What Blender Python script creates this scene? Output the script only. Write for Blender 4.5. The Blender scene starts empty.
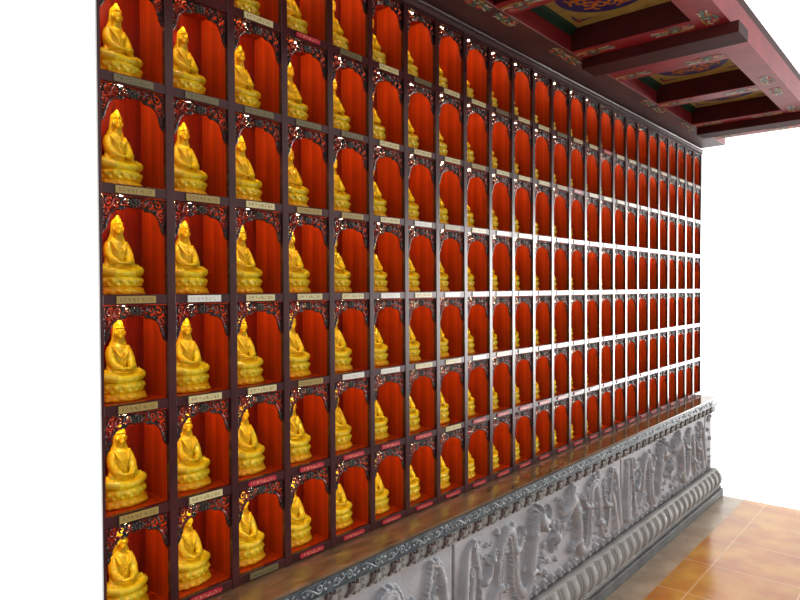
import bpy, math, random
import numpy as np
from mathutils import Vector
random.seed(7)
rng = np.random.default_rng(11)
PI = math.pi
Z0 = 1.47                      # eye-level shelf above the floor
sc = bpy.context.scene
col = sc.collection

# ------------------------------------------------------------------ materials
def sr(r, g, b):
    f = lambda c: (c/255/12.92) if c/255 <= .04045 else ((c/255+.055)/1.055)**2.4
    return (f(r), f(g), f(b), 1)

def mat(name, color, rough=.5, metal=0, spec=.5, coat=0, coat_r=.1, emit=None, estr=0, sss=0):
    m = bpy.data.materials.new(name); m.use_nodes = True
    b = m.node_tree.nodes['Principled BSDF']
    b.inputs['Base Color'].default_value = color
    b.inputs['Roughness'].default_value = rough
    b.inputs['Metallic'].default_value = metal
    b.inputs['Specular IOR Level'].default_value = spec
    b.inputs['Coat Weight'].default_value = coat
    b.inputs['Coat Roughness'].default_value = coat_r
    if emit:
        b.inputs['Emission Color'].default_value = emit
        b.inputs['Emission Strength'].default_value = estr
    if sss:
        b.inputs['Subsurface Weight'].default_value = sss
        b.inputs['Subsurface Radius'].default_value = (.012, .008, .002)
        b.inputs['Subsurface Scale'].default_value = 1
    return m

def nd(m, t, **kw):
    n = m.node_tree.nodes.new(t)
    for k, v in kw.items():
        if k in n.inputs.keys(): n.inputs[k].default_value = v
        else: setattr(n, k, v)
    return n

def noise_mix(m, c1, c2, scale=(10, 10, 10), detail=4, lo=.35, hi=.65, bump=0, bscale=None, dist=0):
    nt = m.node_tree; b = nt.nodes['Principled BSDF']
    tc = nd(m, 'ShaderNodeTexCoord'); mp = nd(m, 'ShaderNodeMapping')
    mp.inputs['Scale'].default_value = scale
    no = nd(m, 'ShaderNodeTexNoise'); no.inputs['Scale'].default_value = 1; no.inputs['Detail'].default_value = detail
    no.inputs['Distortion'].default_value = dist
    cr = nd(m, 'ShaderNodeValToRGB')
    cr.color_ramp.elements[0].position = lo; cr.color_ramp.elements[1].position = hi
    cr.color_ramp.elements[0].color = c1; cr.color_ramp.elements[1].color = c2
    nt.links.new(tc.outputs['Object'], mp.inputs['Vector']); nt.links.new(mp.outputs[0], no.inputs['Vector'])
    nt.links.new(no.outputs['Fac'], cr.inputs['Fac']); nt.links.new(cr.outputs['Color'], b.inputs['Base Color'])
    if bump:
        n2 = nd(m, 'ShaderNodeTexNoise'); n2.inputs['Scale'].default_value = bscale or 80; n2.inputs['Detail'].default_value = 5
        bp = nd(m, 'ShaderNodeBump'); bp.inputs['Strength'].default_value = bump; bp.inputs['Distance'].default_value = .002
        nt.links.new(tc.outputs['Object'], n2.inputs['Vector']); nt.links.new(n2.outputs['Fac'], bp.inputs['Height'])
        nt.links.new(bp.outputs[0], b.inputs['Normal'])
    return cr

M = {}
M['lacquer'] = mat('dark_lacquered_wood', sr(84, 40, 42), .2, spec=.5)
noise_mix(M['lacquer'], sr(62, 26, 28), sr(80, 36, 37), (12, 30, 12))
M['red'] = mat('red_wood_painted_shade', sr(180, 40, 14), .42, spec=.35)
noise_mix(M['red'], sr(112, 20, 5), sr(156, 36, 7), (70, 70, 1.6), 3, .35, .62)  # back panels: darker red, shade behind the statues put into the colour
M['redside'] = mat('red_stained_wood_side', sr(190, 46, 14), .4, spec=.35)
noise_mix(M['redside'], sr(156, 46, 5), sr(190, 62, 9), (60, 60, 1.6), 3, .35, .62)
M['carve'] = mat('carved_dark_wood', sr(72, 22, 18), .2, spec=.5)
noise_mix(M['carve'], sr(30, 14, 10), sr(110, 22, 12), (45, 45, 45), 2, .5, .68)
M['gold'] = mat('yellow_gold_glaze', sr(250, 214, 24), .26, spec=.6)
noise_mix(M['gold'], sr(255, 212, 16), sr(255, 234, 48), (60, 60, 60), 3, .3, .7, bump=.5, bscale=260)
M['gold2'] = mat('orange_gold_pedestal', sr(246, 176, 20), .36, spec=.5)
noise_mix(M['gold2'], sr(250, 176, 12), sr(255, 204, 28), (60, 60, 60), 3, .3, .7, bump=.5, bscale=200)
M['bulb'] = mat('warm_lit_bulb', (1, .8, .5, 1), .5, emit=(1, .74, .38, 1), estr=480)
M['brass'] = mat('brass_lamp_ring', sr(190, 160, 100), .3, metal=.8)
M['granite'] = mat('polished_brown_granite', sr(120, 92, 66), .07, spec=.6)
noise_mix(M['granite'], sr(92, 72, 54), sr(140, 112, 84), (9, 22, 9), 6, .3, .7, dist=.6)
M['slate'] = mat('dark_slate_band', sr(92, 100, 104), .4)
noise_mix(M['slate'], sr(64, 74, 82), sr(92, 100, 106), (25, 25, 25), 4)
M['scroll'] = mat('pale_blue_scroll_carving', sr(160, 170, 174), .4)
noise_mix(M['scroll'], sr(112, 124, 130), sr(154, 164, 168), (30, 30, 30), 4)
M['stone'] = mat('pale_grey_carved_stone', sr(186, 184, 184), .6, spec=.3)
noise_mix(M['stone'], sr(156, 158, 164), sr(188, 190, 196), (5, 5, 8), 6, .3, .7, bump=.35, bscale=90)
M['stonew'] = mat('warm_grey_stone', sr(176, 170, 162), .6, spec=.3)
noise_mix(M['stonew'], sr(142, 141, 139), sr(170, 168, 164), (7, 7, 9), 5, .3, .7, bump=.3, bscale=90)
M['leaf'] = mat('brown_stained_leaf_stone', sr(116, 98, 92), .5)
noise_mix(M['leaf'], sr(84, 70, 67), sr(114, 99, 94), (40, 40, 40), 4)
M['joint'] = mat('dark_joint', sr(40, 40, 42), .8)
M['plinth'] = mat('grey_plinth_stone', sr(120, 126, 128), .3)
noise_mix(M['plinth'], sr(90, 96, 98), sr(120, 126, 128), (9, 9, 9), 5)
M['border'] = mat('pale_floor_border_stone', sr(196, 172, 146), .25)
noise_mix(M['border'], sr(180, 154, 130), sr(208, 186, 160), (6, 6, 6), 5)
M['plaster'] = mat('white_plaster', sr(250, 250, 250), .9, spec=.1)
M['soffit'] = mat('brown_lacquer_soffit', sr(96, 66, 66), .46, spec=.5)
noise_mix(M['soffit'], sr(84, 52, 54), sr(104, 70, 70), (3, 9, 9), 4)
M['beamred'] = mat('red_painted_beam', sr(176, 44, 58), .5)
noise_mix(M['beamred'], sr(164, 38, 52), sr(186, 52, 62), (9, 9, 9), 3)
M['beamdark'] = mat('maroon_painted_girder', sr(92, 34, 34), .65, spec=.2)
noise_mix(M['beamdark'], sr(70, 26, 26), sr(86, 34, 33), (8, 8, 8), 3)
M['green'] = mat('deep_green_cove', sr(22, 66, 42), .6)
M['olive'] = mat('olive_gold_board', sr(196, 176, 92), .6)
noise_mix(M['olive'], sr(182, 160, 80), sr(206, 188, 108), (14, 14, 14), 3)
M['blue'] = mat('deep_blue_paint', sr(62, 52, 128), .5)
M['orange'] = mat('orange_paint', sr(228, 140, 44), .5)
M['coral'] = mat('coral_paint', sr(212, 92, 72), .5)
M['teal'] = mat('teal_paint', sr(92, 160, 140), .5)
M['cream'] = mat('cream_paint', sr(226, 218, 200), .5)
M['ochre'] = mat('ochre_paint', sr(196, 156, 84), .5)

# honey coloured floor tiles with pale joints
M['tile'] = mat('honey_floor_tile', sr(206, 150, 66), .16, spec=.5)
def tile_mat():
    m = M['tile']; nt = m.node_tree; b = nt.nodes['Principled BSDF']
    tc = nd(m, 'ShaderNodeTexCoord'); mp = nd(m, 'ShaderNodeMapping'); mp.inputs['Location'].default_value = (.08, .02, 0)
    br = nd(m, 'ShaderNodeTexBrick'); br.offset = 0; br.squash = 1
    br.inputs['Scale'].default_value = 1; br.inputs['Brick Width'].default_value = .42; br.inputs['Row Height'].default_value = .42
    br.inputs['Mortar Size'].default_value = .004; br.inputs['Mortar'].default_value = sr(232, 190, 140)
    no = nd(m, 'ShaderNodeTexNoise'); no.inputs['Scale'].default_value = 5; no.inputs['Detail'].default_value = 5
    cr = nd(m, 'ShaderNodeValToRGB'); cr.color_ramp.elements[0].color = sr(196, 120, 40); cr.color_ramp.elements[1].color = sr(224, 168, 70)
    cr.color_ramp.elements[0].position = .35; cr.color_ramp.elements[1].position = .65
    nt.links.new(tc.outputs['Object'], mp.inputs['Vector']); nt.links.new(mp.outputs[0], br.inputs['Vector'])
    nt.links.new(tc.outputs['Object'], no.inputs['Vector']); nt.links.new(no.outputs['Fac'], cr.inputs['Fac'])
    nt.links.new(cr.outputs['Color'], br.inputs['Color1']); nt.links.new(cr.outputs['Color'], br.inputs['Color2'])
    nt.links.new(br.outputs['Color'], b.inputs['Base Color'])
tile_mat()

def plaque_mat(name, base, ink, seed, marks=True):
    m = mat(name, base, .22, spec=.6); nt = m.node_tree; b = nt.nodes['Principled BSDF']
    if not marks: return m
    tc = nd(m, 'ShaderNodeTexCoord')
    # a row of small illegible brush marks along the middle of the plate
    no = nd(m, 'ShaderNodeTexNoise'); no.inputs['Scale'].default_value = 300; no.inputs['Detail'].default_value = 1
    mp = nd(m, 'ShaderNodeMapping'); mp.inputs['Location'].default_value = (seed*3.1, seed, 0); mp.inputs['Scale'].default_value = (1, 1, .8)
    sp = nd(m, 'ShaderNodeSeparateXYZ')
    ab = nd(m, 'ShaderNodeMath', operation='ABSOLUTE'); lt = nd(m, 'ShaderNodeMath', operation='LESS_THAN'); lt.inputs[1].default_value = .0044
    ax = nd(m, 'ShaderNodeMath', operation='ABSOLUTE'); lx = nd(m, 'ShaderNodeMath', operation='LESS_THAN'); lx.inputs[1].default_value = .039
    md = nd(m, 'ShaderNodeMath', operation='PINGPONG'); md.inputs[1].default_value = .0055
    lg = nd(m, 'ShaderNodeMath', operation='GREATER_THAN'); lg.inputs[1].default_value = .0014
    gt = nd(m, 'ShaderNodeMath', operation='GREATER_THAN'); gt.inputs[1].default_value = .5
    m1 = nd(m, 'ShaderNodeMath', operation='MULTIPLY'); m2 = nd(m, 'ShaderNodeMath', operation='MULTIPLY'); m3 = nd(m, 'ShaderNodeMath', operation='MULTIPLY')
    mx = nd(m, 'ShaderNodeMixRGB'); mx.inputs[1].default_value = base; mx.inputs[2].default_value = ink
    L = nt.links.new
    L(tc.outputs['Object'], mp.inputs['Vector']); L(mp.outputs[0], no.inputs['Vector']); L(tc.outputs['Object'], sp.inputs[0])
    L(sp.outputs['Z'], ab.inputs[0]); L(ab.outputs[0], lt.inputs[0]); L(sp.outputs['X'], ax.inputs[0]); L(ax.outputs[0], lx.inputs[0])
    L(sp.outputs['X'], md.inputs[0]); L(md.outputs[0], lg.inputs[0])
    L(no.outputs['Fac'], gt.inputs[0]); L(gt.outputs[0], m1.inputs[0]); L(lt.outputs[0], m1.inputs[1])
    L(m1.outputs[0], m2.inputs[0]); L(lx.outputs[0], m2.inputs[1]); L(m2.outputs[0], m3.inputs[0]); L(lg.outputs[0], m3.inputs[1])
    L(m3.outputs[0], mx.inputs[0]); L(mx.outputs[0], b.inputs['Base Color'])
    return m
PL = {'gold': plaque_mat('dull_gold_plaque', sr(176, 150, 84), sr(130, 106, 58), 1),
      'cream': plaque_mat('cream_plaque', sr(226, 212, 158), sr(170, 152, 104), 2),
      'white': plaque_mat('white_plaque', sr(244, 242, 232), sr(214, 208, 194), 3),
      'olive': plaque_mat('olive_blank_plaque', sr(120, 108, 74), sr(96, 84, 56), 4),
      'red': plaque_mat('red_name_tag', sr(196, 44, 62), sr(232, 150, 120), 5)}

# ------------------------------------------------------------------ mesh builder
class MB:
    def __init__(s): s.v = []; s.f = []; s.m = []; s.sm = []
    def add(s, verts, faces, mi=0, smooth=False):
        o = len(s.v); s.v += [tuple(map(float, p)) for p in verts]
        s.f += [tuple(i+o for i in f) for f in faces]
        s.m += [mi]*len(faces); s.sm += [smooth]*len(faces)
    def box(s, x0, x1, y0, y1, z0, z1, mi=0):
        v = [(x, y, z) for x in (x0, x1) for y in (y0, y1) for z in (z0, z1)]
        s.add(v, [(0, 1, 3, 2), (4, 6, 7, 5), (0, 4, 5, 1), (2, 3, 7, 6), (0, 2, 6, 4), (1, 5, 7, 3)], mi)
    def bbox(s, x0, x1, y0, y1, z0, z1, b, mi=0, axis='x'):
        """long bar with chamfered edges, extruded along an axis"""
        if axis == 'x': lo, hi, a0, a1, c0, c1 = x0, x1, y0, y1, z0, z1
        elif axis == 'z': lo, hi, a0, a1, c0, c1 = z0, z1, x0, x1, y0, y1
        else: lo, hi, a0, a1, c0, c1 = y0, y1, x0, x1, z0, z1
        pr = [(a0+b, c0), (a1-b, c0), (a1, c0+b), (a1, c1-b), (a1-b, c1), (a0+b, c1), (a0, c1-b), (a0, c0+b)]
        s.prism(pr, lo, hi, axis, mi)
    def prism(s, prof, lo, hi, axis='x', mi=0, smooth=False):
        n = len(prof); vs = []
        for t in (lo, hi):
            for a, c in prof:
                vs.append({'x': (t, a, c), 'y': (a, t, c), 'z': (a, c, t)}[axis])
        fs = [(i, (i+1) % n, n+(i+1) % n, n+i) for i in range(n)]
        s.add(vs, fs, mi, smooth); s.add(vs, [tuple(range(n)), tuple(range(2*n-1, n-1, -1))], mi)
    def ell(s, c, r, nu=14, nv=9, mi=0, rot=0):
        vs = []; cr, srr = math.cos(rot), math.sin(rot)
        for j in range(nv+1):
            t = PI*j/nv
            for i in range(nu):
                a = 2*PI*i/nu
                x, y, z = r[0]*math.sin(t)*math.cos(a), r[1]*math.sin(t)*math.sin(a), r[2]*math.cos(t)
                x, z = x*cr-z*srr, x*srr+z*cr
                vs.append((c[0]+x, c[1]+y, c[2]+z))
        fs = [(j*nu+i, (j+1)*nu+i, (j+1)*nu+(i+1) % nu, j*nu+(i+1) % nu) for j in range(nv) for i in range(nu)]
        s.add(vs, fs, mi, True)
    def tube(s, pts, rad, n=8, mi=0, flat=None, closed_caps=True):
        pts = [Vector(p) for p in pts]; k = len(pts)
        if not hasattr(rad, '__len__'): rad = [rad]*k
        vs = []; prev = None
        for i, p in enumerate(pts):
            d = (pts[min(i+1, k-1)]-pts[max(i-1, 0)]).normalized()
            if prev is None:
                up = Vector((0, 1, 0)) if abs(d.y) < .9 else Vector((0, 0, 1))
                a = d.cross(up).normalized()
            else: a = (prev-d*prev.dot(d)).normalized()
            prev = a; b = d.cross(a).normalized()
            for j in range(n):
                t = 2*PI*j/n; q = a*math.cos(t)*rad[i]+b*math.sin(t)*rad[i]
                if flat: q = Vector((q.x*flat[0], q.y*flat[1], q.z*flat[2]))
                vs.append(tuple(p+q))
        fs = [(i*n+j, i*n+(j+1) % n, (i+1)*n+(j+1) % n, (i+1)*n+j) for i in range(k-1) for j in range(n)]
        s.add(vs, fs, mi, True)
        s.add(vs, [tuple(range(n-1, -1, -1)), tuple(range((k-1)*n, k*n))], mi)
    def lathe(s, prof, n=24, c=(0, 0, 0), sx=1, sy=1, mi=0, wob=None):
        vs = []
        for r, z in prof:
            for i in range(n):
                a = 2*PI*i/n; w = wob(a, z) if wob else 1
                vs.append((c[0]+r*w*sx*math.cos(a), c[1]+r*w*sy*math.sin(a), c[2]+z))
        k = len(prof)
        s.add(vs, [(j*n+i, j*n+(i+1) % n, (j+1)*n+(i+1) % n, (j+1)*n+i) for j in range(k-1) for i in range(n)], mi, True)
        s.add(vs, [tuple(range(n-1, -1, -1)), tuple(range((k-1)*n, k*n))], mi)
    def mesh(s, name, mats):
        me = bpy.data.meshes.new(name); me.from_pydata(s.v, [], s.f)
        for m in (mats if isinstance(mats, list) else [mats]): me.materials.append(m)
        me.polygons.foreach_set('material_index', s.m); me.polygons.foreach_set('use_smooth', s.sm)
        me.update(); return me
    def build(s, name, mats, parent=None, loc=(0, 0, 0)):
        return link(name, s.mesh(name, mats), parent, loc)

def link(name, me, parent=None, loc=(0, 0, 0)):
    o = bpy.data.objects.new(name, me); col.objects.link(o); o.location = loc
    if parent is not None: o.parent = parent
    return o
def tag(o, label=None, cat=None, group=None, kind=None):
    if label: o['label'] = label
    if cat: o['category'] = cat
    if group: o['group'] = group
    if kind: o['kind'] = kind
    return o
def empty(name, loc, label, cat, group=None):
    o = bpy.data.objects.new(name, None); col.objects.link(o); o.location = loc; o.empty_display_size = .05
    return tag(o, label, cat, group)
def remesh(mb, name, voxel, m, smooth=6):
    me = mb.mesh('tmp', m); o = bpy.data.objects.new('tmp', me); col.objects.link(o)
    r = o.modifiers.new('r', 'REMESH'); r.mode = 'VOXEL'; r.voxel_size = voxel; r.use_smooth_shade = True
    c = o.modifiers.new('s', 'SMOOTH'); c.iterations = smooth; c.factor = .5
    dg = bpy.context.evaluated_depsgraph_get(); out = bpy.data.meshes.new_from_object(o.evaluated_get(dg)); out.name = name
    bpy.data.objects.remove(o); out.materials.clear(); out.materials.append(m)
    out.polygons.foreach_set('use_smooth', [True]*len(out.polygons)); return out
def spiral(c, r0, turns, a0, dirn=1, n=16, tail=None):
    """points of a scroll in the x-z plane: from the outside to the eye"""
    P = []
    if tail: P.append(tail)
    for i in range(n+1):
        t = i/n; r = r0*(1-t)**.9+r0*.12; a = a0+dirn*turns*2*PI*t
        P.append((c[0]+r*math.cos(a), c[1]+r*math.sin(a)))
    return P

ORD = ['', 'first', 'second', 'third', 'fourth', 'fifth', 'sixth', 'seventh', 'eighth', 'ninth', 'tenth', 'eleventh', 'twelfth', 'thirteenth', 'fourteenth',
       'fifteenth', 'sixteenth', 'seventeenth', 'eighteenth', 'nineteenth', 'twentieth', 'twenty-first', 'twenty-second', 'twenty-third', 'twenty-fourth', 'twenty-fifth']

# ------------------------------------------------------------------ dimensions
X0, CW, RW = .6330, .17557, .25
XL, XR = .647, X0+25*CW+.022
NC, NR = 25, 7
bz = lambda k: Z0+(4-k)*RW       # height of shelf band k (0 = top)
PW = .0215                       # post width
LED = -.123                      # front of the ledge

# ------------------------------------------------------------------ frame of posts and rails
fr = empty('cabinet_frame', ((XL+XR)/2, 0, bz(7)-.012), 'dark lacquered wooden lattice of posts and rails holding all the niches, above the stone ledge', 'cabinet frame')
fx, fz = fr.location.x, fr.location.z
for n in range(NC+1):
    a = X0+n*CW; b = a+PW
    if n == 0: a = XL
    m_ = MB(); m_.bbox(a-fx, b-fx, 0, .0142, bz(7)-.012-fz, bz(0)+.012-fz, .0012, axis='z'); m_.build('post', M['lacquer'], fr)
for k in range(8):
    m_ = MB(); m_.bbox(XL+.002-fx, XR-.002-fx, .0018, .0140, bz(k)-.012-fz, bz(k)+.012-fz, .0012, axis='x'); m_.build('rail', M['lacquer'], fr)
m_ = MB()
cz = bz(0)
m_.prism([(-.004, cz-.001), (-.010, cz+.002), (-.010, cz+.007), (-.004, cz+.010), (-.004, cz+.016), (-.012, cz+.019), (-.014, cz+.0245), (-.008, cz+.0298), (0, cz+.0298), (-.0003, cz-.001)], XL, XR, 'x')
for i in range(len(m_.v)): m_.v[i] = (m_.v[i][0]-fx, m_.v[i][1], m_.v[i][2]-fz)
o = m_.build('cornice', M['soffit'], fr)

# ------------------------------------------------------------------ niche prototype meshes (origin: centre of the shelf band below, front plane)
HW = CW/2-.0004
def niche_meshes():
    R = {}
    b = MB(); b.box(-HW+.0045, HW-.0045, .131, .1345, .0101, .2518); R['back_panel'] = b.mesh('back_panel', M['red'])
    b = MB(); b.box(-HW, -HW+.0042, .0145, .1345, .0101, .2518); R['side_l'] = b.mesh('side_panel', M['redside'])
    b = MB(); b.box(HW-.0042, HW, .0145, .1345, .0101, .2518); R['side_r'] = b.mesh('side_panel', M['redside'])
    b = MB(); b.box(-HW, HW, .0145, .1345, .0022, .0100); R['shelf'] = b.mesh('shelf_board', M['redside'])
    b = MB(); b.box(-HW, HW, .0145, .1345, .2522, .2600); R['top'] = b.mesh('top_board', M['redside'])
    # pierced carved arch: scrolls, leaves and a dark central blossom
    b = MB(); y = .0085; ow = .0750; top = .2358
    T = lambda pts, r: b.tube([(max(-.0738, min(.0738, p[0])), y, min(.2346, p[1])) for p in pts], r, 6, flat=(1, 1.35, 1))
    T([(-ow, top-.0016), (ow, top-.0016)], .0017)
    for s in (-1, 1):
        T([(s*(ow-.0016), top), (s*(ow-.0016), .150)], .0017)
        # scrolls stepping down to the corners
        for cx, cz_, r, tn, a0, d in [(.020, .2255, .0095, 1.3, PI, -1), (.039, .2235, .0105, 1.35, 0, 1), (.058, .2215, .0115, 1.3, PI/2, -1),
                                      (.0665, .199, .0095, 1.3, PI, 1), (.0695, .1795, .0075, 1.25, PI/2, -1), (.072, .165, .0055, 1.1, PI, 1), (.049, .2080, .0065, 1.1, 0, -1), (.030, .2120, .0055, 1.1, PI, 1)]:
            pts = spiral((0, 0), r, tn, a0, d, 14)
            T([(s*(cx+p[0]), cz_+p[1]) for p in pts], [.0026]*8+[.0022]*4+[.0024, .0028, .0032])
        # linking vine under the scrolls and little leaves
        vine = [(.004, .212), (.018, .2145), (.032, .2105), (.046, .2045), (.056, .196), (.0615, .184), (.066, .171), (.0695, .158), (.073, .151)]
        T([(s*p[0], p[1]) for p in vine], [.002, .0024, .0028, .003, .003, .0028, .0026, .0022, .0014])
        for lx, lz, rx, rz, ro in [(.027, .2325, .006, .0026, .5), (.047, .233, .0065, .0026, -.5), (.066, .2325, .005, .0028, .3), (.052, .1985, .0026, .006, .6), (.0595, .1885, .0024, .0055, .3),
                                   (.063, .175, .0022, .005, .4), (.036, .2075, .0028, .0045, .2), (.073, .213, .0024, .006, 0), (.0735, .191, .002, .005, 0)]:
            b.ell((s*lx, y-.001, lz), (rx, .0032, rz), 8, 6, 0, ro*s)
    for i in range(9):                                  # central blossom: overlapping petals
        a = 2*PI*i/9; b.ell((.0105*math.cos(a), y-.0012, .2235+.0068*math.sin(a)), (.0058, .0042, .0034), 8, 6, 1, a)
    b.ell((0, y-.004, .2235), (.005, .0035, .004), 8, 6, 1)
    R['fringe'] = b.mesh('carved_fringe', [M['carve'], mat('dark_green_blossom', sr(38, 32, 26), .3, spec=.4)])
    # plaques
    b = MB(); b.bbox(-.0465, .0475, -.0016, .0016, -.0085, .0085, .0006, axis='x'); R['plate'] = b
    pr = []
    for s, a0 in ((1, -PI/2), (-1, PI/2)):
        for i in range(9):
            a = a0+PI*i/8; pr.append((s*.0395+.0068*math.cos(a), .0068*math.sin(a)))
    b2 = MB(); b2.prism(pr, -.0022, .0016, 'y'); R['tag'] = b2
    # lamp
    b = MB(); b.lathe([(.0085, .0056), (.009, .0050), (.0060, .0044), (.0050, .0038)], 16, (0, 0, 0)); R['lamp'] = b.mesh('lamp_holder', M['brass'])
    b = MB(); b.ell((0, 0, 0), (.0052, .0052, .0050), 12, 8); R['bulb'] = b.mesh('bulb', M['bulb'])
    return R
NM = niche_meshes()
PLM = {}
for k in ('gold', 'cream', 'white', 'olive'): PLM[k] = NM['plate'].mesh('name_plaque_'+k, PL[k])
PLM['red'] = NM['tag'].mesh('name_plaque_red', PL['red'])

# ------------------------------------------------------------------ seated statue (faces -y, origin at the base centre)
def statue_meshes():
    p = MB()
    p.lathe([(.001, .0002), (.047, .0002), (.0515, .004), (.0525, .010), (.050, .016), (.044, .020), (.001, .021)], 48, sx=1, sy=.86,
            wob=lambda a, z: 1+.03*math.sin(11*a+z*260)+.018*math.sin(23*a-z*300))
    for i in range(22):
        a = 2*PI*i/22+.1; r = .0485
        p.ell((r*math.cos(a), .86*r*math.sin(a), .008+.003*math.sin(3*a)), (.0075, .0065, .0048), 8, 6, rot=.5*math.sin(5*a))
    ped = remesh(p, 'rock_pedestal', .0014, M['gold2'], 3)
    l = MB()
    l.lathe([(.001, .0185), (.041, .0185), (.046, .023), (.0505, .030), (.0508, .037), (.047, .044), (.001, .046)], 48, sx=1, sy=.86)
    for row, (r, z, w, h, nn, of) in enumerate([(.0455, .0265, .0068, .0060, 16, 0), (.0480, .0350, .0078, .0070, 16, .5)]):
        for i in range(nn):
            a = 2*PI*(i+of)/nn
            l.ell((r*math.cos(a), .86*r*math.sin(a), z), (w*.86, w*.8, h), 8, 6)
    lot = remesh(l, 'lotus_seat', .0013, M['gold'], 3)
    f = MB()
    # crossed legs under the robe
    f.ell((0, -.006, .054), (.049, .036, .0125)); f.ell((0, .010, .056), (.034, .026, .018))
    for s in (-1, 1):
        f.tube([(s*.012, .010, .062), (s*.030, -.004, .061), (s*.0385, -.014, .0575)], [.015, .0150, .0138], 12)
        f.tube([(s*.0385, -.014, .0575), (s*.018, -.031, .053), (-s*.008, -.035, .051)], [.0125, .0105, .0075], 12)
        f.ell((s*.0385, -.014, .059), (.0125, .0135, .0125))
        # upper arm, forearm with wide sleeve
        f.tube([(s*.0195, .010, .1265), (s*.0245, .006, .112), (s*.0265, -.002, .095), (s*.022, -.017, .0835), (s*.010, -.027, .0785)], [.0095, .0112, .0118, .0095, .0058], 12)
        f.tube([(s*.026, -.001, .096), (s*.027, -.004, .083), (s*.030, -.010, .070)], [.008, .0085, .006], 10)
        f.ell((s*.0065, -.0295, .0775), (.0085, .0055, .0035))
        for q in range(4): f.tube([(s*.010, -.031+q*.0022, .0785-q*.0004), (-s*.004, -.0335+q*.0022, .0775)], [.0016, .0013], 6)
        # robe folds on the chest, sleeves and knees
        for q in range(4):
            f.tube([(s*(.020-q*.003), .0005-q*.002, .131-q*.004), (s*(.015-q*.003), -.0125-q*.001, .115-q*.005), (s*.001, -.0165, .099-q*.005)], [.0014, .0019, .0014], 6)
        for q in range(5):
            f.tube([(s*(.024+q*.004), .004-q*.003, .072+.001*q), (s*(.024+q*.004), -.016-q*.001, .0700-.001*q), (s*(.012+q*.005), -.0345+q*.002, .0600-.002*q)], [.0012, .0019, .0012], 6)
        for q in range(3):
            f.tube([(s*.031, .004+q*.002, .116-q*.008), (s*.0345, -.004, .100-q*.008), (s*.026, -.018, .090-q*.006)], [.001, .0018, .001], 6)
        # veil falling from the hood to the shoulder
        f.tube([(s*.0115, .006, .176), (s*.0125, .008, .160), (s*.0125, .009, .147), (s*.0165, .011, .134), (s*.022, .012, .120)], [.0036, .0040, .0044, .0060, .005], 10)
        f.ell((s*.0128, -.001, .1600), (.0022, .0030, .0062), 8, 6)     # long ear lobe
    f.tube([(0, .012, .055), (0, .010, .085), (0, .009, .110), (0, .010, .128), (0, .010, .138)], [.026, .0205, .0215, .0205, .011], 18, flat=(1.05, .82, 1))
    f.tube([(0, .008, .134), (0, .004, .152)], [.0095, .0085], 12)
    # head and face
    f.ell((0, .002, .1625), (.0122, .0132, .0165), 18, 12)
    f.ell((0, -.0050, .1520), (.0072, .0070, .0055), 12, 8)
    f.tube([(0, -.0110, .1665), (0, -.0135, .1620), (0, -.0140, .1592)], [.0010, .0013, .0018], 8)
    for s in (-1, 1):
        f.ell((s*.0048, -.0105, .1640), (.0030, .0018, .0011), 8, 6)
        f.tube([(s*.0018, -.0118, .1672), (s*.0055, -.0108, .1684), (s*.0088, -.0078, .1664)], [.0007, .0009, .0006], 6)
    f.ell((0, -.0118, .1550), (.0030, .0016, .0010), 8, 6)
    # crown, top-knot and hood
    f.tube([(-.0115, -.002, .1725), (-.006, -.0095, .1740), (0, -.0118, .1745), (.006, -.0095, .1740), (.0115, -.002, .1725)], [.0012, .0014, .0022, .0014, .0012], 8)
    f.ell((0, .003, .1800), (.0092, .0098, .0105)); f.ell((0, .002, .1880), (.0052, .0056, .0062))
    f.ell((0, .008, .1700), (.0145, .0130, .0180)); f.ell((0, .014, .150), (.0150, .010, .024)); f.ell((0, .0175, .112), (.022, .010, .034))
    f.tube([(-.012, -.0145, .110), (0, -.0185, .102), (.012, -.0145, .110)], [.0010, .0013, .0010], 6)
    f.ell((0, -.0165, .1120), (.0032, .002, .0040), 8, 6)               # pendant
    fig = remesh(f, 'seated_figure', .0010, M['gold'], 3)
    for me, lo, hi, a, b_ in ((ped, 9, 10, 1.15, 1), (lot, 9, 10, 1.10, 1), (fig, .070, .090, 1.10, .94)):
        n = len(me.vertices); co = np.empty(n*3, np.float32); me.vertices.foreach_get('co', co); co = co.reshape(-1, 3)
        t_ = np.clip((co[:, 2]-lo)/(hi-lo), 0, 1); co[:, 0] *= a+(b_-a)*t_; me.vertices.foreach_set('co', co.ravel()); me.update()
    return ped, lot, fig
PED, LOT, FIG = statue_meshes()

# ------------------------------------------------------------------ niches, statues, plaques
def plaque_kind(k, c):
    """colour of the plaque on band k (below row k-1) in column c, as the photograph shows it"""
    if k == 7: return {0: 'olive', 2: 'olive'}.get(c, 'red')
    if k == 6: return {0: 'gold', 1: 'cream', 7: 'cream'}.get(c, 'red')
    if k == 5: return {0: 'gold', 3: 'gold'}.get(c, 'cream' if c in (1, 2, 6, 7, 11, 12) else 'white' if c < 9 else 'cream')
    if k == 4: return {0: 'gold', 1: 'white', 2: 'cream', 3: 'cream', 4: 'cream', 6: 'cream'}.get(c, 'white')
    if k == 3: return {0: 'gold', 1: 'gold', 2: 'cream', 3: 'gold', 4: 'gold', 5: 'cream', 7: 'gold'}.get(c, 'cream' if c % 3 else 'white')
    if k == 2: return {0: 'olive', 1: 'olive', 2: 'olive', 3: 'olive', 4: 'olive', 5: 'cream', 13: 'red'}.get(c, 'cream' if c % 4 else 'gold')
    return {3: 'red', 4: 'olive', 5: 'cream', 15: 'red'}.get(c, 'olive' if c % 3 == 0 else 'cream')
HUE = {'gold': 'dull gold', 'cream': 'cream', 'white': 'white', 'olive': 'olive', 'red': 'red'}
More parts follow.
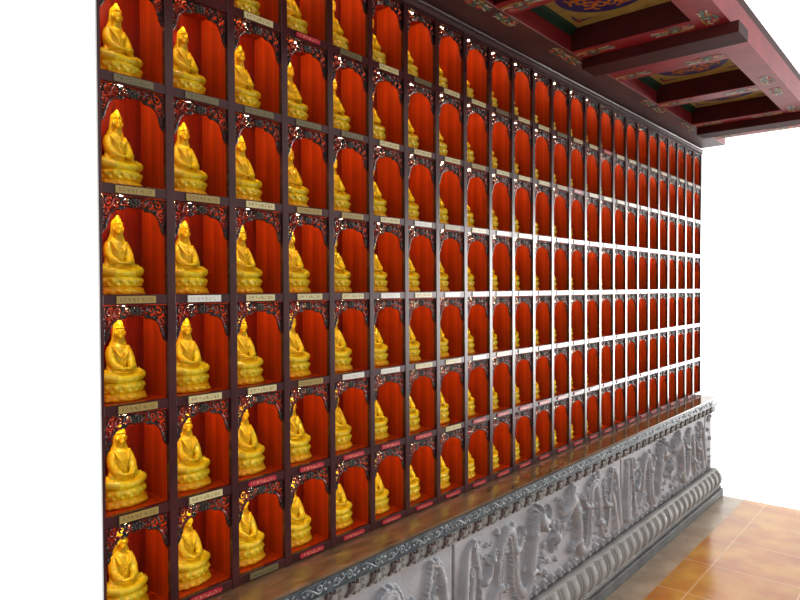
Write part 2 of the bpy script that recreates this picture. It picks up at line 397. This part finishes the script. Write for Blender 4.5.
for r in range(NR):
    fb = NR-r                                 # row counted from the bottom
    rl = {1: 'bottom row', 7: 'top row'}.get(fb, ORD[fb]+' row from bottom')
    for c in range(NC):
        if r == 0 and c < 2: continue         # above the picture
        x = X0+PW/2+(c+.5)*CW; z = bz(r+1); pk = plaque_kind(r+1, c)
        cl = ORD[c+1]+' column from left' if c < 24 else 'last column at far right'
        t = empty('niche', (x, 0, z), 'red niche with %s plaque below, %s, %s' % (HUE[pk], rl, cl), 'niche', 'carved wooden niches of the cabinet')
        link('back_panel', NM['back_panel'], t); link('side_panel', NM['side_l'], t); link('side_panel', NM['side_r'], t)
        link('shelf_board', NM['shelf'], t)
        if r == 0 or (r == 1 and c < 2): link('top_board', NM['top'], t)
        link('carved_fringe', NM['fringe'], t)
        dx = random.uniform(-.002, .002)
        link('name_plaque', PLM[pk], t, (dx, 0, 0))['label'] = HUE[pk]+' name plaque'
        lm = link('lamp', NM['lamp'], t, (-.018, .032, .2448)); link('bulb', NM['bulb'], lm)
        s = empty('seated_statue', (x-.002+random.uniform(-.002, .002), .0805+random.uniform(-.001, .001), z+.0101),
                  'golden seated robed statue on lotus seat, %s, %s' % (rl, cl), 'statue', 'golden statues in the niches')
        s.rotation_euler.z = random.uniform(-.07, .07)
        sc_ = random.uniform(.975, 1.0); s.scale = (sc_, sc_, sc_)
        link('rock_pedestal', PED, s); link('lotus_seat', LOT, s); link('figure', FIG, s)

# ------------------------------------------------------------------ walls, floor
m_ = MB(); m_.box(XL, XR, .136, .30, 0, Z0+1.16); tag(m_.build('wall_back', M['plaster']), kind='structure')
m_ = MB(); m_.box(XL-.003, XL-.0002, .0, .30, 0, Z0+1.029); tag(m_.build('added_white_end', M['plaster']), kind='structure')  # thin white skin, added so the cabinet's left end reads white
m_ = MB(); m_.box(XL, 5.0, -.30, .30, -.06, 0, 1); m_.box(XL, 5.0, -1.02, -.3004, -.06, 0, 0)
tag(m_.build('floor', [M['tile'], M['border']]), kind='structure')

# ------------------------------------------------------------------ stone ledge
def hfield(nx, nz, x0, x1, z0, z1, H, ybase, name, m, back=True, parent=None, loc=(0, 0, 0), smooth=True):
    """relief: H(nx,nz) heights pushed out towards -y from ybase, with closed sides"""
    xs = np.linspace(x0, x1, nx); zs = np.linspace(z0, z1, nz)
    X, Zz = np.meshgrid(xs, zs, indexing='ij'); Y = ybase-H
    V = np.stack([X, Y, Zz], -1).reshape(-1, 3); idx = np.arange(nx*nz).reshape(nx, nz)
    F = np.stack([idx[:-1, :-1], idx[1:, :-1], idx[1:, 1:], idx[:-1, 1:]], -1).reshape(-1, 4)
    v = V.tolist(); f = F.tolist()
    ring = list(idx[:, 0])+list(idx[-1, 1:])+list(idx[-2::-1, -1])+list(idx[0, -2:0:-1]); o = len(v)
    for i in ring: v.append([V[i][0], ybase+.02, V[i][2]])
    n = len(ring)
    for i in range(n): f.append([int(ring[(i+1) % n]), int(ring[i]), o+i, o+(i+1) % n])
    f.append([o+i for i in range(n)][::-1])
    me = bpy.data.meshes.new(name); me.from_pydata(v, [], f)
    me.materials.append(m); me.polygons.foreach_set('use_smooth', [smooth]*len(f)); me.update()
    return link(name, me, parent, loc)

XE = 5.0
zt = bz(7)-.0125                           # ledge top
led = empty('stone_ledge', ((XL+XE)/2, -.06, zt-.13), 'long polished brown granite ledge with blue grey scroll edge below the niches', 'ledge')
lx, lz = led.location.x, led.location.z
def shift(mb, o):
    L = o.location
    for i, p in enumerate(mb.v): mb.v[i] = (p[0]-L.x, p[1]-L.y, p[2]-L.z)
    return mb
m_ = MB(); m_.bbox(XL, XE, LED, .135, zt-.010, zt, .001); shift(m_, led).build('ledge_top', M['granite'], led)
m_ = MB(); m_.prism([(LED+.0012, zt-.0102), (LED-.003, zt-.0102), (LED-.003, zt-.0135), (LED+.0012, zt-.015), (LED+.0012, zt-.047), (LED-.002, zt-.049), (LED-.002, zt-.053),
                     (LED+.010, zt-.056), (.1, zt-.056), (.1, zt-.0102)], XL, XE); shift(m_, led).build('edge_band', M['slate'], led)
b = MB(); y = LED+.0002; per = .115; n = int((XE-XL)/per)                     # running vine scroll
for i in range(n):
    xc = XL+(i+.5)*per; s = 1 if i % 2 else -1; zc = zt-.031
    if xc < .85: continue
    pts = spiral((0, 0), .0125, 1.35, PI*.75, -1, 14)
    b.tube([(xc+.010+p[0], y, zc+s*p[1]) for p in pts], [.0032]*10+[.0036]*5, 6, flat=(1, .8, 1))
    pts = spiral((0, 0), .0075, 1.1, 0, 1, 10)
    b.tube([(xc-.030+p[0], y, zc-s*p[1]) for p in pts], .003, 6, flat=(1, .7, 1))
    b.tube([(xc-.055, y, zc-s*.009), (xc-.035, y, zc-s*.012), (xc-.010, y, zc+s*.002), (xc+.002, y, zc+s*.011)], [.002, .003, .0036, .0032], 6, flat=(1, .8, 1))
    for ox, oz, ro in [(.032, .008, .6), (.030, -.008, -.5), (-.015, .010, -.6), (-.045, .004, .5), (.045, -.004, .2)]:
        b.ell((xc+ox, y, zc+s*oz), (.0085, .0022, .0042), 8, 5, 0, ro*s)
shift(b, led).build('scroll_carving', M['scroll'], led)
b = MB(); yf = -.1085; zl = zt-.056                                         # frieze of leaves and curls
b.box(XL, XE, yf, .1, zl-.051, zl)
n = int((XE-XL)/.0915)
for i in range(n):
    xc = .72+(i+.5)*.0915; zc = zl-.026
    if xc > XE-.05 or xc < .95: continue
    b.ell((xc, yf-.001, zc), (.020, .007, .015), 12, 8, 1, .45)
    for ox, oz, rx, rz, ro in [(-.010, .014, .005, .008, -.5), (.020, .013, .009, .006, .7), (-.022, -.013, .010, .005, .5), (.006, -.015, .010, .005, -.1), (.006, .018, .005, .006, 0)]:
        b.ell((xc+ox, yf-.0015, zc+oz), (rx, .008, rz), 10, 7, 1, ro)
    b.tube([(xc-.014, yf-.009, zc-.012), (xc, yf-.0115, zc), (xc+.013, yf-.009, zc+.013)], .0016, 6, 0)
    for (ox, oz, r, a0, d) in [(.044, .010, .0085, PI, 1), (.047, -.008, .0085, 0, -1), (.032, -.019, .005, 0, 1)]:
        pts = spiral((0, 0), r, 1.3, a0, d, 12); b.tube([(xc+ox+p[0], yf-.001, zc+oz+p[1]) for p in pts], .0021, 6, 0)
shift(b, led).build('leaf_frieze', [M['stonew'], M['leaf']], led)

# ------------------------------------------------------------------ dragon relief panels
def catmull(P, n=16):
    P = [np.array(p, float) for p in P]; P = [2*P[0]-P[1]]+P+[2*P[-1]-P[-2]]; out = []
    for i in range(1, len(P)-2):
        for t in np.linspace(0, 1, n, endpoint=False):
            a, b_, c, d = P[i-1:i+3]
            out.append(.5*((2*b_)+(-a+c)*t+(2*a-5*b_+4*c-d)*t*t+(-a+3*b_-3*c+d)*t**3))
    out.append(P[-2]); return np.array(out)
PZ1 = zl-.052; PZ0 = Z0-1.280; PH = PZ1-PZ0
def stroke(U, V, H, pts, r0, r1, h, scales=False, spikes=0, n=12):
    C = catmull(pts, n); k = len(C); seg = np.r_[0, np.cumsum(np.hypot(*np.diff(C, axis=0).T))]
    tan = np.gradient(C, axis=0); tan /= np.maximum(np.hypot(tan[:, 0], tan[:, 1]), 1e-9)[:, None]
    mrg = max(r0, r1)*1.9
    msk = (U > C[:, 0].min()-mrg) & (U < C[:, 0].max()+mrg) & (V > C[:, 1].min()-mrg) & (V < C[:, 1].max()+mrg)
    if not msk.any(): return
    u, v = U[msk], V[msk]
    D = np.hypot(u[:, None]-C[None, :, 0], v[:, None]-C[None, :, 1]); j = D.argmin(1); d = D[np.arange(len(u)), j]
    sgn = (u-C[j, 0])*tan[j, 1]-(v-C[j, 1])*tan[j, 0]
    r = r0+(r1-r0)*j/(k-1); q = np.clip(1-(d/r)**2, 0, 1); hh = h*q**.32*np.clip(r/max(r0, r1), .45, 1)
    if scales:
        s = seg[j]; side = np.sign(sgn)*d
        sc1 = np.abs(np.sin(s/.011*PI+np.where(np.floor(side/.010) % 2 == 0, 0, PI/2)))*np.abs(np.cos(side/.010*PI))
        hh = hh-.0050*(1-sc1)*(q > .02)
    if spikes:
        s = seg[j]; tooth = np.abs(((s/spikes) % 1)-.5)*2
        rim = (sgn > 0) & (d > r*.93) & (d < r*(1.14+.50*tooth))
        hh = np.where(rim, np.maximum(hh, h*.50), hh)
    H[msk] = np.maximum(H[msk], hh)
def dragon_panel(xa, xb, seed, name_label):
    rg = np.random.default_rng(seed); L = xb-xa
    nx = max(40, int(L/.0034)); nz = int(PH/.0034); us = np.linspace(0, L, nx); vs = np.linspace(0, PH, nz)
    U, V = np.meshgrid(us, vs, indexing='ij'); H = np.zeros_like(U)
    h = .037
    def dragon(ox, s):
        P = lambda l: [(ox+s*a, b_) for a, b_ in l]
        # background clouds are cut first, then the tall looping body, legs, mane, head
        stroke(U, V, H, P([(.02, .07), (.03, .22), (.05, .33), (.075, .36)]), .020, .008, h*.8, spikes=.02)
        stroke(U, V, H, P([(.045, .05), (.07, .17), (.095, .25)]), .022, .010, h*.7, spikes=.018)
        stroke(U, V, H, P([(.10, .36), (.125, .25), (.15, .12), (.20, .06), (.245, .13), (.262, .24), (.30, .335), (.355, .325), (.375, .23), (.385, .12), (.43, .06), (.49, .09), (.505, .19), (.52, .27)]),
               .012, .029, h, scales=True, spikes=.017)
        stroke(U, V, H, P([(.52, .27), (.55, .325), (.595, .335)]), .034, .026, h, scales=True)
        stroke(U, V, H, P([(.575, .325), (.615, .30), (.655, .290)]), .032, .018, h*1.12)          # skull to snout
        stroke(U, V, H, P([(.60, .29), (.63, .262), (.655, .258)]), .013, .008, h)                  # jaw
        for a in range(3): stroke(U, V, H, P([(.57, .34-.01*a), (.535, .375-.02*a), (.50, .372-.028*a)]), .010, .004, h*.8)
        stroke(U, V, H, P([(.59, .345), (.575, .38), (.545, .395)]), .007, .003, h)
        stroke(U, V, H, P([(.655, .30), (.675, .335), (.665, .36)]), .005, .003, h*.7)              # whisker
        for bx, bz_, dx, dz in [(.26, .14, -.06, -.05), (.37, .25, .065, .05), (.49, .12, .07, -.02), (.15, .20, .06, .06)]:
            stroke(U, V, H, P([(bx, bz_), (bx+dx*.6, bz_+dz*.2), (bx+dx, bz_+dz)]), .017, .010, h*.9)
            for q in (-.5, .15, .8):
                a = math.atan2(dz, dx)+q; stroke(U, V, H, P([(bx+dx, bz_+dz), (bx+dx+.018*math.cos(a), bz_+dz+.018*math.sin(a)), (bx+dx+.030*math.cos(a+.3), bz_+dz+.030*math.sin(a+.3))]), .0065, .003, h*.8, n=5)
    def cloud(cx, cz_, r, a0, d):
        pts = spiral((cx, cz_), r, 1.25, a0, d, 8); stroke(U, V, H, pts, .0052, .0062, h*.42, n=4)
    for i in range(int(70*L/1.487)):
        cloud(rg.uniform(.03, L-.03), rg.uniform(.04, PH-.03), rg.uniform(.008, .018), rg.uniform(0, 6.28), rg.choice([-1, 1]))
    for i in range(int(40*L/1.487)):
        a, b_ = rg.uniform(.03, L-.06), rg.uniform(.05, PH-.05)
        stroke(U, V, H, [(a, b_), (a+.018, b_+.010), (a+.035, b_-.004), (a+.055, b_+.004)], .004, .003, h*.38, n=5)
    if L > 1:
        dragon(.02, 1); dragon(L-.02, -1)
        q = np.clip(1-((U-L/2)**2+(V-.20)**2)/.030**2, 0, 1); H[:] = np.maximum(H, h*np.sqrt(q))
        for i in range(7):
            a = i*.9; stroke(U, V, H, [(L/2+.03*math.cos(a), .2+.03*math.sin(a)), (L/2+.05*math.cos(a+.2), .2+.05*math.sin(a+.2)), (L/2+.065*math.cos(a+.6), .2+.065*math.sin(a+.6))], .007, .003, h*.6, n=5)
    # rolling waves along the foot
    for i in range(int(L/.075)):
        cx = .04+i*.075; pts = spiral((cx, .022), .020, 1.0, 0, 1, 8); stroke(U, V, H, pts, .0055, .0055, h*.5, n=4)
    H += .0012*np.sin(U*31+3*np.sin(V*23))*np.cos(V*37)+rg.normal(0, .00022, H.shape)
    edge = np.minimum(np.minimum(U, L-U), np.minimum(V, PH-V)); H *= np.clip(edge/.008, 0, 1)
    e = empty('dragon_panel', ((xa+xb)/2, -.10, PZ0), name_label, 'relief panel', 'carved dragon panels under the ledge')
    hfield(nx, nz, xa-e.location.x, xb-e.location.x, 0, PH, H, .018, 'relief', M['stone'], parent=e)
S = [.6475, 1.845, 3.345, 4.840, XE-.001]
PLB = ['grey stone dragon relief panel at the near left end, cut off by the picture bottom', 'grey stone dragon relief panel between the two dark upright joints',
       'grey stone dragon relief panel right of the farther dark upright joint', 'narrow grey stone relief panel at the far right end under the ledge']
for i in range(4): dragon_panel(S[i]+.009 if i else S[i], S[i+1]-.009, 40+i, PLB[i])
m_ = MB(); m_.box(XL, XE, -.0615, .135, PZ0+.0005, PZ1-.0005); tag(m_.build('trim_1', M['joint']), kind='structure')

# gadrooned lotus moulding at the foot, beads and plinth
nx, nz = 1500, 44; z0, z1 = Z0-1.415, Z0-1.281
xs = np.linspace(0, XE-XL-.002, nx); t = np.linspace(0, 1, nz); Xg, T = np.meshgrid(xs, t, indexing='ij')
prof = .012+.040*np.sin(np.clip((1-T)*1.08, 0, 1)*PI)**.8*.9+.022*(1-T)
ph = (Xg/.0955+(1-T)**1.5*.55) % 1
pet = np.abs(np.sin(ph*PI))**.45
arch = np.where(T > .16, 1., 0.)
H = prof-.018*(1-pet)*arch-.010*(1-arch)
rib = np.abs(((ph-.5)*2)); H -= .007*np.exp(-((rib-.62)/.10)**2)*arch*(T < .9)
H = np.where(T > .93, .020, H)
bead = np.abs(np.sin(Xg/.024*PI)); H = np.where(T < .13, .040+.012*bead, H)
H = np.where(T < .02, .030, H)
gd = empty('lotus_moulding', ((XL+XE)/2, -.10, z0), 'bulging grey stone moulding of carved lotus petals at the foot of the wall', 'moulding')
hfield(nx, nz, XL+.001-gd.location.x, XE-.001-gd.location.x, 0, z1-z0, H, 0.0, 'petal_band', M['stonew'], parent=gd)
m_ = MB(); m_.box(XL+.001, XE-.001, -.079, .13, z0+.0004, z1-.0004); shift(m_, gd).build('core', M['stonew'], gd)
m_ = MB(); m_.bbox(XL, XE, -.162, .13, .0005, z0-.0004, .002); tag(m_.build('baseboard_back', M['plinth']), kind='structure')

# ------------------------------------------------------------------ painted ceiling
CZ = Z0+1.030; CT = Z0+1.128; YS, YB0, YB1 = -.170, -.660, -.770; XC = 4.99
m_ = MB(); m_.box(XL, XC, YB1, .30, CT+.012, CT+.05); tag(m_.build('ceiling', M['beamdark']), kind='structure')
def motif(mb, x, y, z, ang, sc_=1., seed=0):
    """flat painted flower scroll below height z; materials 1..5 = cream, teal, coral, ochre, blue"""
    rg = random.Random(seed); ca, sa = math.cos(ang), math.sin(ang)
    W = lambda p, k=0: (x+(p[0]*ca-p[1]*sa)*sc_, y+(p[0]*sa+p[1]*ca)*sc_, z-k)
    def rib(pts, w, mi, k): 
        vs = []
        for i, p in enumerate(pts):
            a = pts[max(i-1, 0)]; b_ = pts[min(i+1, len(pts)-1)]; d = math.hypot(b_[0]-a[0], b_[1]-a[1]) or 1
            nx_, ny_ = -(b_[1]-a[1])/d*w, (b_[0]-a[0])/d*w
            for sgn in (1, -1):
                for kk in (0, k): vs.append(W((p[0]+sgn*nx_, p[1]+sgn*ny_), kk))
        f = []
        for i in range(len(pts)-1):
            o = i*4; f += [(o, o+4, o+5, o+1), (o+2, o+3, o+7, o+6), (o+1, o+5, o+7, o+3)]
        mb.add(vs, f, mi)
    for (cx, cy, r, a0, d, mi) in [(.035, .012, .020, 0, 1, 3), (.035, .012, .013, 1, 1, 1), (.075, -.010, .020, 3, -1, 2), (.075, -.010, .012, 2, -1, 1), (.112, .010, .016, 0, 1, 3), (.112, .010, .009, 2, 1, 4)]:
        rib(spiral((cx, cy), r, 1.1, a0, d, 14), .0042, mi, .0012+.0003*mi)
    for (a, b_, c_, mi) in [((.005, -.02), (.05, -.026), (.095, -.022), 4), ((.01, .02), (.06, .032), (.10, .026), 2), ((.10, -.012), (.135, -.004), (.175, 0), 2), ((.11, .012), (.14, .012), (.168, .018), 1), ((.11, -.020), (.14, -.016), (.16, -.022), 1), ((.0, 0), (.02, -.01), (.05, -.006), 1)]:
        rib([a, b_, c_], .0045, mi, .0014+.0002*mi)
def flower(e, x, y, z, ang, sc_=1., seed=0):
    b_ = MB(); motif(b_, x, y, z, ang, sc_, seed); shift(b_, e).build('painted_flower', PM, e)
PM = [M['beamred'], M['cream'], M['teal'], M['coral'], M['ochre'], M['blue']]
# wall-side beam: broad brown soffit with pink edge line, red side, green cove
e = empty('ceiling_beam', ((XL+XC)/2, -.08, CZ), 'broad brown lacquered beam running along the top of the niches', 'beam')
m_ = MB(); m_.box(XL, XC, YS+.0015, -.0002, CZ, CT+.0115); shift(m_, e).build('soffit', M['soffit'], e)
m_ = MB(); m_.box(XL, XC, YS-.0005, YS+.0014, CZ+.0045, CZ+.083); shift(m_, e).build('red_side', M['beamred'], e)
m_ = MB(); m_.box(XL, XC, YS-.0012, YS+.0014, CZ-.001, CZ+.0040); shift(m_, e).build('edge_line', mat('pale_pink_edge', sr(206, 150, 150), .35), e)
GX = [1.053, 2.690, 4.327]; GW = .14
cof = []
for g in GX:
    cof += [(g-.60-.0, g-.10)] if g-.6 > XL else []
    cof += [(g+.427, g+.931)] if g+.931 < XC else []
cof = [(XL+.2, .953)]+[(1.48, 1.98), (2.09, 2.59), (3.117, 3.621), (3.727, 4.227), (4.754, XC-.03)]
for g_ in GX:
    for dxx in (-.20, -.08): flower(e, g_+dxx, YS+.035, CZ, .05, .8, 0)
for xx in (1.98, 3.621): flower(e, xx-.12, YS+.030, CZ, 0, .8, 3); flower(e, xx+.20, YS+.030, CZ, PI, .8, 3)
# long beam on the open side
e = empty('ceiling_beam', ((XL+XC)/2, (YB0+YB1)/2, CZ), 'red painted beam along the open side of the ceiling, parallel to the niches', 'beam')
m_ = MB(); m_.box(XL, XC, YB1, YB0, CZ, CT+.0115); shift(m_, e).build('beam_body', M['beamred'], e)
for xx in (2.04, 2.69, 3.67, 4.33): flower(e, xx-.02, (YB0+YB1)/2, CZ, PI, .9, 2); flower(e, xx+.06, (YB0+YB1)/2, CZ, 0, .9, 2)
# cross beams
lab = {1.98: 'narrow red cross beam with painted flowers at the top edge of the picture', 3.621: 'narrow red cross beam with pale painted ends between the far coffers'}
cross = [(.953, 1.48, 0), (1.98, 2.09, 1), (2.59, 3.117, 0), (3.621, 3.727, 1), (4.227, 4.754, 0)]
glab = ['dark maroon girder with red flanks nearest the camera', 'dark maroon girder with red flanks and flowers crossing the middle of the ceiling', 'dark maroon girder with red flanks at the far end of the ceiling']
gi = 0
for (a, b_, nar) in cross:
    if nar: e = empty('ceiling_beam', ((a+b_)/2, -.41, CZ), lab[a], 'beam', 'cross beams of the ceiling')
    else: e = empty('ceiling_girder', ((a+b_)/2, -.41, CZ), glab[gi], 'girder', 'deep girders of the ceiling')
    m_ = MB(); m_.box(a+.0003, b_-.0003, YB0+.0005, YS-.0015, CZ, CT+.0115)
    o = shift(m_, e).build('beam_body', [M['beamred']], e)
    # the face towards the coffer has a dark maroon sheet above a red strip
    m_ = MB(); m_.box(a-.0012, a+.0002, YB0+.0005, YS-.0015, CZ+.003, CT+.011); shift(m_, e).build('maroon_side', M['beamdark'], e)
    fxx = (a+b_)/2 if nar else a+.05
    flower(e, fxx, YS-.004, CZ, -PI/2, .95, 5); flower(e, fxx, YB0+.004, CZ, PI/2, .95, 5)
    if not nar: flower(e, b_-.055, YS-.004, CZ, -PI/2, .95, 6); flower(e, b_-.055, YB0+.004, CZ, PI/2, .95, 6)
    if not nar:
        g = GX[gi]; m_ = MB(); m_.bbox(g, g+GW, YB1-.03, YS-.002, CZ-.045, CZ-.0002, .003, axis='y'); shift(m_, e).build('girder_soffit', M['beamdark'], e); gi += 1
CLB = ['painted coffer panel at the near left end of the ceiling', 'painted coffer panel nearer than the topmost cross beam', 'large painted coffer panel with blue and orange medallion at the top edge',
       'painted coffer panel just beyond the middle girder', 'painted coffer panel beyond the far narrow cross beam', 'painted coffer panel at the far right end of the ceiling']
for i, (a, b_) in enumerate(cof):
    e = empty('coffer_panel', ((a+b_)/2, (YS+YB0)/2, CT), CLB[i], 'coffer', 'painted coffer panels')
    ex, ey, ez = e.location; hx, hy = (b_-a)/2-.001, (YS-YB0)/2-.0015
    m_ = MB(); m_.box(-hx, hx, -hy, hy, 0, .011); m_.build('board', M['olive'], e)
    # green cove round the edge
    w = .030
    for s_ in (-1, 1):
        m_ = MB(); m_.prism([(s_*hy, -.0005), (s_*(hy-w), -.0005), (s_*(hy-w*.55), -.008), (s_*(hy-.005), -.024), (s_*hy, -.030)][::s_], -hx, hx, 'x'); m_.build('green_cove', M['green'], e)
    # medallion: blue ring, orange petals and curling lines
    m_ = MB(); R = .175
    ring = [(R*math.cos(2*PI*k/48), R*math.sin(2*PI*k/48)) for k in range(48)]
    m_.prism([(p[0]*min(1, hx/.25), p[1]) for p in ring], -.0022, -.0003, 'z', 0)
    for k in range(14):
        aa = 2*PI*k/14; r = .105; pts = spiral((r*math.cos(aa), r*math.sin(aa)), .034, 1.2, aa, 1 if k % 2 else -1, 12)
        m_.tube([(p[0]*min(1, hx/.25), p[1], -.003) for p in pts], .0062, 6, 1, flat=(1, 1, .25))
    for k in range(9):
        aa = 2*PI*k/9+.3; r = .045; m_.tube([(0, 0, -.0035), (r*math.cos(aa), r*math.sin(aa), -.0035), (r*1.9*math.cos(aa+.5), r*1.9*math.sin(aa+.5), -.0035)], [.009, .012, .005], 6, 1 if k % 3 else 2, flat=(1, 1, .2))
    for sx in (-1, 1):
        for sy in (-1, 1):
            cx, cy = sx*(hx-.062), sy*(hy-.062)
            m_.ell((cx, cy, -.0012), (.022, .013, .0014), 12, 6, 2); m_.ell((cx+sx*.004, cy-sy*.016, -.0012), (.010, .012, .0014), 12, 6, 2)
            for d1, d2 in ((-sx, 0), (0, -sy)):
                m_.tube([(cx, cy, -.0015), (cx+d1*.035+d2*0, cy+d2*.035+.004, -.0015), (cx+d1*.062, cy+d2*.062, -.0015)], [.005, .006, .002], 6, 0, flat=(1, 1, .25))
    m_.build('medallion', [M['blue'], M['orange'], M['coral']], e)

# ------------------------------------------------------------------ daylight
w = bpy.data.worlds.new('daylight'); sc.world = w; w.use_nodes = True; nt = w.node_tree; nt.nodes.clear()
out = nt.nodes.new('ShaderNodeOutputWorld'); bg = nt.nodes.new('ShaderNodeBackground'); tc = nt.nodes.new('ShaderNodeTexCoord'); sp = nt.nodes.new('ShaderNodeSeparateXYZ')
nt.links.new(tc.outputs['Generated'], sp.inputs[0])
def mr(src, a, b_, c_, d):
    n = nt.nodes.new('ShaderNodeMapRange'); n.interpolation_type = 'SMOOTHSTEP'
    n.inputs[1].default_value, n.inputs[2].default_value, n.inputs[3].default_value, n.inputs[4].default_value = a, b_, c_, d
    nt.links.new(src, n.inputs[0]); return n.outputs[0]
def ma(op, a, b_):
    n = nt.nodes.new('ShaderNodeMath'); n.operation = op
    for i, q in enumerate((a, b_)):
        if isinstance(q, (int, float)): n.inputs[i].default_value = q
        else: nt.links.new(q, n.inputs[i])
    return n.outputs[0]
W_BACK, W_LOW, W_HIGH, W_DOOR = 1.9, .16, .66, 21.0
hall = mr(sp.outputs['Z'], -.25, .15, W_LOW, W_HIGH)
back = mr(sp.outputs['Y'], -.04, .04, 0, 1)
door = ma('MULTIPLY', mr(sp.outputs['X'], .70, .95, 0, W_DOOR), ma('MULTIPLY', mr(sp.outputs['Z'], -.24, -.03, 0, 1), mr(sp.outputs['Z'], .05, .14, 1, 0)))
tot = ma('ADD', ma('ADD', ma('MULTIPLY', hall, ma('SUBTRACT', 1, back)), ma('MULTIPLY', back, W_BACK)), ma('MULTIPLY', door, ma('SUBTRACT', 1, back)))
nt.links.new(tot, bg.inputs['Strength']); bg.inputs['Color'].default_value = (1, .985, .97, 1)
nt.links.new(bg.outputs[0], out.inputs['Surface'])

# ------------------------------------------------------------------ camera
f_, yaw, pit, rol, D_, H_ = 647.06, .857309, -.0167861, -.00491797, 1.43625, .0211734
cy, sy = math.cos(yaw), math.sin(yaw)
F = Vector((sy*math.cos(pit), cy*math.cos(pit), math.sin(pit))); r_ = Vector((cy, -sy, 0)); u_ = r_.cross(F)
R_ = r_*math.cos(rol)+u_*math.sin(rol); U_ = -r_*math.sin(rol)+u_*math.cos(rol)
cd = bpy.data.cameras.new('camera'); cam = bpy.data.objects.new('camera', cd); col.objects.link(cam)
from mathutils import Matrix
mw = Matrix.Identity(4)
for i in range(3): mw[i][0], mw[i][1], mw[i][2] = R_[i], U_[i], -F[i]
mw[0][3], mw[1][3], mw[2][3] = 0, -D_, Z0+H_
cam.matrix_world = mw; cd.sensor_width = 36; cd.lens = f_*36/800; cd.clip_start = .01; cd.clip_end = 100
sc.camera = cam
sc.view_settings.view_transform = 'Standard'; sc.view_settings.look = 'None'; sc.view_settings.exposure = 0; sc.view_settings.gamma = 1
